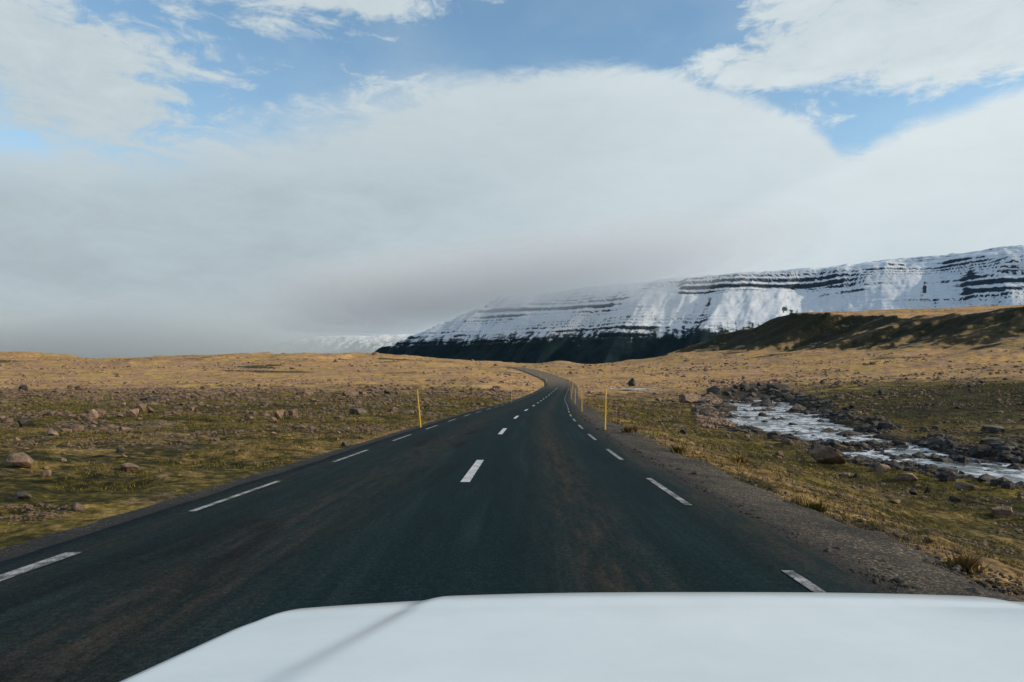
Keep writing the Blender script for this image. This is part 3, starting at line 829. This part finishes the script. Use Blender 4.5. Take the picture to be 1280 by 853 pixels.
for k, (y, ln_) in enumerate([(29.5, -5.5), (88, 0), (137, -8), (185, -5), (215, 0), (252, 2)]):
    place_post(y, -3.72, k, 'left', ln_)
for k, (y, ln_) in enumerate([(29, 1.2), (52, -1), (78, 2), (108, -3), (140, 2), (170, -2), (200, 1), (225, 2), (243, -1), (259, 0), (275, 2), (292, 1), (310, 0)]):
    place_post(y, 4.05, k, 'right', ln_)

# ------------------------------------------------------------------ rocks
def ico(sub):
    import bmesh
    bm = bmesh.new(); bmesh.ops.create_icosphere(bm, subdivisions=sub, radius=1.0)
    bm.verts.ensure_lookup_table()
    V = np.array([v.co[:] for v in bm.verts]); Fq = np.array([[v.index for v in f.verts] for f in bm.faces])
    bm.free()
    return V, Fq
def rock_shape(sub, seed, cuts=9, rough=0.10):
    r = np.random.default_rng(seed)
    V, Fq = ico(sub)
    V = V.copy()
    for i in range(cuts):                      # flatten random facets
        nrm = r.normal(size=3); nrm /= np.linalg.norm(nrm)
        dd = r.uniform(0.42, 0.85)
        q = V @ nrm - dd
        V -= np.maximum(q, 0)[:, None] * nrm * 0.95
    nz = fbm(V[:, 0] * 1.7 + seed, V[:, 1] * 1.7 + V[:, 2] * 1.3, 3, seed) + 0.6 * fbm(V[:, 2] * 3.7, V[:, 0] * 3.1 - V[:, 1] * 2.2, 3, seed + 3)
    V *= (1 + rough * nz)[:, None]
    V *= r.uniform(0.8, 1.15, 3)
    V /= np.abs(V[:, :2]).max()                # about 1 half-width
    V[:, 2] *= 0.95 / np.abs(V[:, 2]).max()
    return V, Fq
ROCKS = []
for i in range(10):
    V, Fq = rock_shape(4, 500 + i, 12, 0.13)
    ROCKS.append(mesh_np('boulder', V, Fq, smooth=False))
for i in range(10, 13):                         # pointed ones
    V, Fq = rock_shape(4, 500 + i, 12, 0.13)
    V[:, :2] *= (1.0 - 0.62 * np.clip((V[:, 2:3] + 0.6) / 1.6, 0, 1))
    V[:, 0] += 0.12 * V[:, 2]
    ROCKS.append(mesh_np('boulder', V, Fq, smooth=False))
mats = {'p': M_rock, 'd': M_rock_d, 'g': M_rock_g}
RMESH = {}
for i, me in enumerate(ROCKS):
    for k, mm in mats.items():
        q = me.copy(); q.materials.append(mm); RMESH[i, k] = q
taken = []
def boulder(x, y, wd, ht, dp, tone, label, group=None, shape=None, rz=None, tilt=0, sink=0.22, z=None):
    i = random.randrange(10) if shape is None else shape
    o = bpy.data.objects.new('boulder', RMESH[i, tone]); col.objects.link(o)
    zz = float(H(x, y)) if z is None else z
    o.location = (x, y, zz + ht * (0.5 - sink))
    o.scale = (wd / 2, dp / 2, ht / 2 * 1.15)
    o.rotation_euler = (R(random.uniform(-6, 6)), R(tilt if tilt else random.uniform(-8, 8)), R(random.uniform(-25, 25) if rz is None else rz))
    tag(o, label, 'boulder', group)
    taken.append((x, y, wd))
    return o
# boulders one can point at: base pixel, width and height in pixels
named = [
 (27, 489, 12, 9, 'd', 'small black boulder standing alone at the far left edge of the field'),
 (27, 534, 25, 13, 'g', 'rounded grey-brown boulder in the left field near the picture edge'),
 (112, 526, 23, 14, 'p', 'pyramid-shaped boulder with one dark side in the middle of the left field'),
 (63, 545, 18, 9, 'p', 'rough brown boulder on moss just below the rounded grey-brown one'),
 (165, 521, 19, 12, 'p', 'brown boulder at the front of the cluster of three in the left field'),
 (176, 514, 15, 12, 'p', 'upright pinkish boulder at the back of the cluster of three'),
 (187, 517, 10, 9, 'p', 'small boulder at the right end of the cluster of three'),
 (183, 502, 25, 8, 'd', 'long flat dark boulder behind the cluster of three'),
 (153, 540, 18, 6, 'p', 'low flat pinkish slab on a green strip of moss'),
 (84, 559, 10, 8, 'p', 'small pointed stone in the left field between larger boulders'),
 (149, 566, 10, 10, 'g', 'small upright grey stone in the left field'),
 (25, 586, 38, 17, 'p', 'big slanting pinkish boulder at the left edge of the picture'),
 (55, 597, 16, 10, 'p', 'block-shaped pale stone beside the big slanting boulder'),
 (158, 590, 24, 12, 'p', 'broad pink-brown boulder in moss nearest the left road edge'),
 (24, 624, 22, 9, 'g', 'flat grey stone low in the left field near the picture edge'),
 (93, 640, 20, 9, 'p', 'half-buried brown stone in bright moss near the left shoulder'),
 (349, 524, 14, 13, 'p', 'left one of a pair of upright boulders in the left field'),
 (365, 521, 16, 12, 'p', 'right one of a pair of upright boulders in the left field'),
 (450, 493, 11, 6, 'p', 'pale slanting stone left of the nearest left marker post'),
 (483, 493, 9, 7, 'd', 'small dark boulder just left of the nearest left marker post'),
 (448, 519, 22, 9, 'g', 'wide grey boulder beside the road left of the nearest marker post'),
 (432, 558, 10, 6, 'g', 'small grey stone near the left shoulder'),
 (790, 483, 17, 10, 'd', 'dark triangular boulder at the edge of the distant pool'),
 (862, 504, 24, 13, 'p', 'large rounded brown boulder on grass before the stream bend'),
 (856, 543, 11, 8, 'd', 'small dark boulder on green moss right of the road'),
 (985, 556, 14, 9, 'p', 'reddish boulder on the near bank of the stream'),
 (1040, 581, 46, 26, 'p', 'long slanting brown boulder on the near bank of the stream'),
 (1060, 552, 13, 10, 'd', 'black boulder standing in the stream behind the long slanting one'),
 (1058, 598, 17, 8, 'p', 'brown stone in the moss below the long slanting boulder'),
 (1071, 597, 8, 6, 'd', 'small dark stone beside the brown stone in the moss'),
 (1105, 591, 16, 12, 'p', 'reddish boulder at the waterline of the near bank'),
 (1119, 577, 8, 5, 'd', 'round black stone in mid-stream'),
 (1124, 560, 16, 10, 'd', 'dark block at the far side of the stream'),
 (1140, 600, 28, 9, 'p', 'brown slab at the edge of the near bank moss'),
 (1183, 584, 22, 9, 'd', 'wide dark stone in the middle of the stream'),
 (1206, 586, 15, 13, 'd', 'pointed black stone standing in the stream'),
 (1232, 572, 34, 17, 'd', 'largest dark block on the far bank of the stream'),
 (1258, 571, 18, 8, 'd', 'low dark stone right of the largest dark block'),
 (1246, 541, 32, 12, 'g', 'bluish grey slab on the far bank near the right edge'),
 (1243, 556, 30, 11, 'g', 'grey slab just above the largest dark block'),
 (1188, 602, 22, 12, 'd', 'dark boulder in the near part of the stream'),
 (1247, 608, 14, 9, 'd', 'round dark boulder near the right edge in the stream'),
 (1261, 612, 16, 12, 'd', 'upright dark boulder at the right edge in the stream'),
 (1257, 648, 28, 16, 'p', 'brown boulder with a pale right side at the right edge of the picture'),
 (1163, 682, 13, 8, 'p', 'small brown stone in the moss near the right shoulder'),
 (1161, 617, 11, 8, 'd', 'small dark pointed stone in bright moss on the near bank'),
 (1144, 619, 17, 7, 'd', 'flat dark stone in bright moss on the near bank'),
 (1197, 627, 16, 6, 'd', 'flat dark stone further right in the near bank moss'),
 (1121, 631, 20, 5, 'p', 'thin pale slab lying in the near bank moss'),
 (1210, 613, 26, 10, 'p', 'brown slab at the water edge near the right side'),
 (1273, 590, 20, 12, 'd', 'dark boulder cut by the right edge of the picture in the stream'),
]
pointed = {112: 10, 790: 11, 1206: 12, 84: 11, 1161: 10, 27: None}
slant = {1040: 24, 25: 16, 450: 18}
marks = []
def pix(x, y, z): return 640 + F_PX * x / y, HZ - F_PX * (z - CAM_H) / y
for px, py, wp, hp, tone, lab in named:
    g = ray_ground(px, py)
    if g is None: continue
    k = g[1] / F_PX
    sl = slant.get(px, 0)
    o = boulder(g[0], g[1] + wp * k * 0.2, wp * k * 1.12, hp * k * (1.25 if not sl else 0.85), wp * k * 0.85, tone, lab, sink=0.24 if not sl else 0.10, shape=pointed.get(px), tilt=sl, rz=0 if sl else None)
    marks.append((*pix(*o.location), lab))
# the many look-alikes: 230 more that show largest
def zone(x, y):
    ds, hw = stream_dist(np.array(x), np.array(y)); ds = float(ds); hw = float(hw)
    l = x - float(XR(y))
    if l < 0:
        if y < 45: return ('p', 'small brown stone lying in the near mossy field left of the road', 'stones in the near left field')
        if y < 150: return ('p', 'brown stone in the shaded stony middle of the left field', 'stones in the middle left field')
        return ('p', 'distant stone on the sunlit golden field left of the road', 'stones in the far left field')
    if y < 165 and ds < hw: return ('d', 'dark wet stone standing in the stream water', 'stones in the stream')
    if y < 165 and ds < hw + 4: return ('d', 'dark stone along the edge of the stream', 'stones along the stream edge')
    if y < 165 and x < float(np.interp(y, STREAM[3:, 1], STREAM[3:, 0])): return ('p', 'stone on the moss between the road and the stream', 'stones between road and stream')
    if y < 165: return ('g', 'stone on the dark moor beyond the stream', 'stones beyond the stream')
    return ('p', 'distant stone on the golden plain right of the road', 'stones on the far right plain')
cnt = 0; tries = 0; alike = []
while cnt < 249 and tries < 20000:
    tries += 1
    q = random.random()
    if q < 0.42: px, py = random.uniform(0, 640), 486 + 110 * random.random() ** 1.5
    elif q < 0.66: px = random.uniform(1010, 1285); py = 552 + (px - 1010) * 0.17 + random.uniform(-14, 16)
    elif q < 0.85: px, py = random.uniform(900, 1280), random.uniform(500, 640)
    else: px, py = random.uniform(760, 1280), random.uniform(474, 530)
    u, v = (px - 640) / F_PX, (HZ - py) / F_PX
    g = ray_ground(px, py, 420)
    if g is None: continue
    x, y, z = g
    l = x - float(XR(y))
    if -4.6 < l < 6.4: continue
    tone, lab, grp = zone(x, y)
    wp = random.choice([5, 6, 6, 7, 7, 8, 9, 10, 12]) * (1.25 if 'stream' in grp and 'between' not in grp and 'beyond' not in grp else 0.9)
    wd = wp * y / F_PX
    if any((x - a)**2 + (y - b)**2 < (0.45 * (wd + c_))**2 for a, b, c_ in taken): continue
    if tone == 'd' and random.random() < 0.3: tone = random.choice('pg')
    o = boulder(x, y, wd, wd * random.uniform(0.42, 0.75), wd * random.uniform(0.6, 1.0), tone, lab, grp)
    alike.append((o, wp, tone)); cnt += 1
# say where each one lies: beside the nearest boulder one can point at
SHORT = ['lone black boulder', 'rounded grey-brown boulder', 'pyramid-shaped boulder', 'rough brown boulder', 'front boulder of the three', 'upright boulder of the three', 'smallest boulder of the three',
 'long flat dark boulder', 'flat pinkish slab', 'small pointed stone at left', 'small upright grey stone', 'big slanting pinkish boulder', 'block-shaped pale stone', 'broad pink-brown boulder', 'flat grey stone low at left',
 'half-buried brown stone', 'left upright of the pair', 'right upright of the pair', 'pale slanting stone', 'small dark boulder by the left post', 'wide grey boulder by the road', 'small grey shoulder stone',
 'dark triangular boulder', 'large rounded brown boulder', 'small dark boulder on moss', 'reddish near-bank boulder', 'long slanting brown boulder', 'black boulder in the stream', 'brown stone in moss', 'small dark stone in moss',
 'reddish waterline boulder', 'round black mid-stream stone', 'dark far-side block', 'brown near-bank slab', 'wide dark mid-stream stone', 'pointed black stream stone', 'largest dark block', 'low dark far-bank stone',
 'bluish grey slab', 'grey slab above the block', 'dark near-stream boulder', 'round dark edge boulder', 'upright dark edge boulder', 'pale-sided brown boulder', 'small brown shoulder stone', 'dark pointed moss stone',
 'flat dark moss stone', 'further flat dark moss stone', 'thin pale slab', 'brown water-edge slab', 'boulder cut by the right edge']
short = {lab: q for (_, _, _, _, _, lab), q in zip(named, SHORT)}
bins = {}
for o, wp, tone in alike:
    px, py = pix(*o.location)
    dd, mx, my, ml = min((((px - a) / 1.6) ** 2 + ((py - b) * 1.6) ** 2, a, b, l_) for a, b, l_ in marks)
    rel = ('left of' if px < mx else 'right of') if abs(px - mx) > 2.2 * abs(py - my) else ('behind' if py < my else 'in front of')
    bins.setdefault((rel, short[ml]), []).append((dd, o.name, o, wp, tone))
RANK = ['nearest', 'second nearest', 'third nearest', 'fourth nearest', 'fifth nearest', 'sixth nearest', 'seventh nearest', 'eighth nearest', 'ninth nearest', 'tenth nearest', 'eleventh nearest', 'twelfth nearest'] + ['%dth nearest' % i for i in range(13, 40)]
for (rel, q), lst in bins.items():
    lst.sort(key=lambda t: t[:2])
    for i, (_, _, o, wp, tone) in enumerate(lst):
        look = ('tiny ' if wp < 6 else 'small ' if wp < 9 else '') + {'p': 'brown', 'd': 'dark', 'g': 'grey'}[tone]
        o['label'] = '%s stone, %s %s the %s' % (look, RANK[i] if i < len(RANK) else 'far', rel, q) if len(lst) > 1 else '%s stone just %s the %s' % (look, rel, q)

# uncountable small stones, one object for each tract
def stones(name, pts, sizes, mat, label, sub=1, nvar=6, seed=1, sink=0.25):
    r = np.random.default_rng(seed)
    shapes = [rock_shape(sub, 900 + seed * 20 + i, 5, 0.12) for i in range(nvar)]
    vi = r.integers(0, nvar, len(pts)); Vs = []; Fs = []; base = 0
    for k in range(nvar):
        sel = np.nonzero(vi == k)[0]
        if len(sel) == 0: continue
        SV, SF = shapes[k]
        a = r.uniform(0, 2 * np.pi, len(sel)); ca, sa = np.cos(a), np.sin(a)
        s = sizes[sel]; hz = s * r.uniform(0.45, 0.8, len(sel))
        vx = (ca[:, None] * SV[None, :, 0] - sa[:, None] * SV[None, :, 1]) * s[:, None]
        vy = (sa[:, None] * SV[None, :, 0] + ca[:, None] * SV[None, :, 1]) * (s * r.uniform(.65, 1, len(sel)))[:, None]
        vz = SV[None, :, 2] * hz[:, None]
        P = pts[sel]
        V = np.stack([vx + P[:, 0:1], vy + P[:, 1:2], vz + P[:, 2:3] + (hz * (1 - 2 * sink))[:, None] * 0.5], -1)
        Fq = SF[None] + (np.arange(len(sel)) * len(SV))[:, None, None] + base
        Vs.append(V.reshape(-1, 3)); Fs.append(Fq.reshape(-1, 3)); base += len(sel) * len(SV)
    me = mesh_np(name, np.concatenate(Vs), np.concatenate(Fs), smooth=False)
    return tag(link(name, me, mat), label, kind='stuff')
def scatter(n, pxr, dr, cond, seed):
    r = np.random.default_rng(seed)
    t = np.exp(r.uniform(math.log(dr[0]), math.log(dr[1]), n)); u = (r.uniform(*pxr, n) - 640) / F_PX
    x, y = u * t, t
    l = x - XR(y); ds, hw = stream_dist(x, y)
    k = cond(x, y, l, ds, hw)
    x, y = x[k], y[k]
    return np.stack([x, y, H(x, y)], -1)
clump = lambda x, y: fbm(x / 7, y / 6, 3, 131) + 0.5 * fbm(x / 1.8, y / 1.8, 2, 133)
P = scatter(52000, (-20, 700), (8, 190), lambda x, y, l, ds, hw: (l < -4.7) & (clump(x, y) > 0.0 + 0.25 * (y < 14) + 0.45 * sstep(y, 120, 190)), 3)
sz = np.minimum(0.0017 * P[:, 1], 0.22) * np.exp(rng.normal(0, 0.55, len(P)))
stones('small_stones', P, sz, M_rock, 'countless small stones strewn over the left field', 1, 8, 3)
P = scatter(16000, (700, 1300), (9, 300), lambda x, y, l, ds, hw: (l > 6.2) & (clump(x, y) > 0.06 + 0.5 * sstep(y, 130, 260)) & (ds > hw), 4)
sz = np.minimum(0.0021 * P[:, 1], 0.40) * np.exp(rng.normal(0, 0.40, len(P)))
stones('small_stones', P, sz, M_rock, 'countless small stones on the moor right of the road', 1, 8, 4)
P = scatter(15000, (-20, 1300), (170, 620), lambda x, y, l, ds, hw: (np.abs(l) > 7) & (fbm(x / 22, y / 16, 3, 171) > 0.12) & (x < 190), 8)
sz = np.minimum(0.0013 * P[:, 1], 0.55) * np.exp(rng.normal(0, 0.5, len(P)))
stones('small_stones', P, sz, M_rock, 'specks of stone on the sunlit far plain', 1, 6, 8)
P = scatter(36000, (820, 1300), (24, 150), lambda x, y, l, ds, hw: (ds < hw + 3.2) & (l > 8) & (fbm(x / 2.5, y / 3.5, 2, 151) > -0.05 + 0.27 * (ds < hw) - 0.40 * (ds < hw) * (1 - sstep(y, 50, 66))), 5)
sz = 0.0030 * P[:, 1] * np.exp(rng.normal(0, 0.55, len(P)))
stones('stream_cobbles', P, sz, M_rock_d, 'dark cobbles in and along the stream', 1, 8, 5)
P = scatter(5000, (870, 960), (55, 130), lambda x, y, l, ds, hw: (ds > hw - 1) & (l > 7) & (ds < hw + 9), 6)
sz = 0.0026 * P[:, 1] * np.exp(rng.normal(0, 0.3, len(P)))
stones('stream_cobbles', P, sz, M_rock, 'bank of pinkish cobbles left of the stream bend', 1, 6, 6)
P = scatter(20000, (700, 1400), (4.5, 45), lambda x, y, l, ds, hw: (l > 3.7) & (l < 5.9), 7)
P[:, 2] = np.maximum(P[:, 2], ZR(P[:, 1]) - 0.05 - 0.16 * (P[:, 0] - XR(P[:, 1]) - 3.6))
sz = (0.007 + 0.0008 * P[:, 1]) * np.exp(rng.normal(0, 0.55, len(P)))
stones('gravel', P, sz, M_rock_g, 'loose gravel on the right shoulder of the road', 1, 6, 7)

# ------------------------------------------------------------------ grass
def grass_material(name, a, b_):
    m, n, b = material(name, 0.85, 0.15)
    n.put(b.inputs['Base Color'], n.ramp(n.noise(n.pos(), 3.0, 4, 0.6), [(0.35, a), (0.65, b_)]))
    return m
M_straw = grass_material('dry_straw', (0.10, 0.065, 0.022), (0.30, 0.19, 0.065))
M_olive = grass_material('olive_grass', (0.040, 0.038, 0.010), (0.22, 0.165, 0.035))
def blades(P, hgt, seed, spread=0.5):
    r = np.random.default_rng(seed); n = len(P)
    a = r.uniform(0, 2 * np.pi, n); w = hgt * r.uniform(0.07, 0.2, n); le = r.uniform(0.1, spread + 0.3, n) * hgt; b = r.uniform(0, 2 * np.pi, n)
    dxy = np.stack([np.cos(a) * w, np.sin(a) * w, 0 * a], -1)
    tip = P + np.stack([np.cos(b) * le, np.sin(b) * le, hgt * r.uniform(0.7, 1.2, n)], -1)
    V = np.stack([P - dxy, P + dxy, tip], 1).reshape(-1, 3)
    return V, np.arange(3 * n).reshape(-1, 3)
for nm, sd, cond, hs, mt, lab, N in [
    ('grass', 11, lambda x, y, l, ds, hw: (l < -4.6) & (clump(x + 40, y) > -0.05), 0.0022, M_olive, 'short olive grass and moss in the left field', 190000),
    ('grass', 12, lambda x, y, l, ds, hw: (l > 5.2) & (ds > hw + 1.5) & (clump(x + 40, y) > -0.15), 0.0022, M_olive, 'short olive grass on the slope right of the road', 190000),
    ('grass', 13, lambda x, y, l, ds, hw: (l > 4.9) & (l < 8.0) & (fbm(x / 1.2, y / 1.2, 2, 161) > 0.05), 0.0042, M_straw, 'dry straw grass fringe along the right shoulder', 40000)]:
    P = scatter(N, (-20, 1300), (6, 110), cond, sd)
    V, Fq = blades(P, hs * P[:, 1] * rng.uniform(0.7, 1.5, len(P)) + 0.015, sd)
    tag(link(nm, mesh_np(nm, V, Fq, False), mt), lab, kind='stuff')
tuss = [(1000, 634, 26, 12, 'orange-brown grass tussock at the top of the right shoulder', 's'), (1020, 640, 22, 12, 'green-yellow grass tussock beside the orange-brown one', 'o'),
        (1204, 714, 34, 20, 'blunt brown grass tussock nearest the right edge of the picture', 's'), (848, 568, 16, 10, 'green tussock on the right verge halfway to the post', 'o'),
        (787, 541, 14, 9, 'golden tussock beside the nearest right marker post', 's'), (925, 578, 18, 9, 'straw tussock on the slope above the stream', 's')]
for i, (px, py, wp, hp, lab, tn) in enumerate(tuss):
    g = ray_ground(px, py)
    k = g[1] / F_PX
    n = 260
    P = np.stack([rng.normal(0, wp * k * 0.22, n), rng.normal(0, wp * k * 0.2, n), np.zeros(n) - 0.02], -1)
    V, Fq = blades(P, hp * k * rng.uniform(0.6, 1.15, n), 40 + i, 0.6)
    o = link('grass_tussock', mesh_np('grass_tussock', V, Fq, False), M_straw if tn == 's' else M_olive)
    o.location = g
    tag(o, lab, 'grass tussock')

# ------------------------------------------------------------------ poles on the hill crest
M_wood = plain('weathered_pole_wood', (0.07, 0.055, 0.045), 0.9)
def pole(px, py, hgt, lab):
    g = ray_ground(px, py)
    if g is None: return
    e = bpy.data.objects.new('utility_pole', None); col.objects.link(e); e.location = g
    tag(e, lab, 'pole', 'poles on the hill crest')
    n = 8; V = []
    for z, r_ in ((-0.6, .17), (0, .17), (hgt, .12)):
        V += [(r_ * math.cos(2 * math.pi * i / n), r_ * math.sin(2 * math.pi * i / n), z) for i in range(n)]
    link('shaft', mesh_np('shaft', V, [(j * n + i, j * n + (i + 1) % n, (j + 1) * n + (i + 1) % n, (j + 1) * n + i) for j in range(2) for i in range(n)]), M_wood, e)
    b = [(sx_ * 1.0, sy_ * .06, hgt - .5 + sz_ * .07) for sx_ in (-1, 1) for sy_ in (-1, 1) for sz_ in (-1, 1)]
    link('crossarm', mesh_np('crossarm', b, [(0, 1, 3, 2), (4, 6, 7, 5), (0, 4, 5, 1), (2, 3, 7, 6), (0, 2, 6, 4), (1, 5, 7, 3)], False), M_wood, e)
pole(1259, 381, 6.5, 'thin dark pole on the hill crest, left one of two')
pole(1268, 380, 6.0, 'thin dark pole on the hill crest, right one of two')
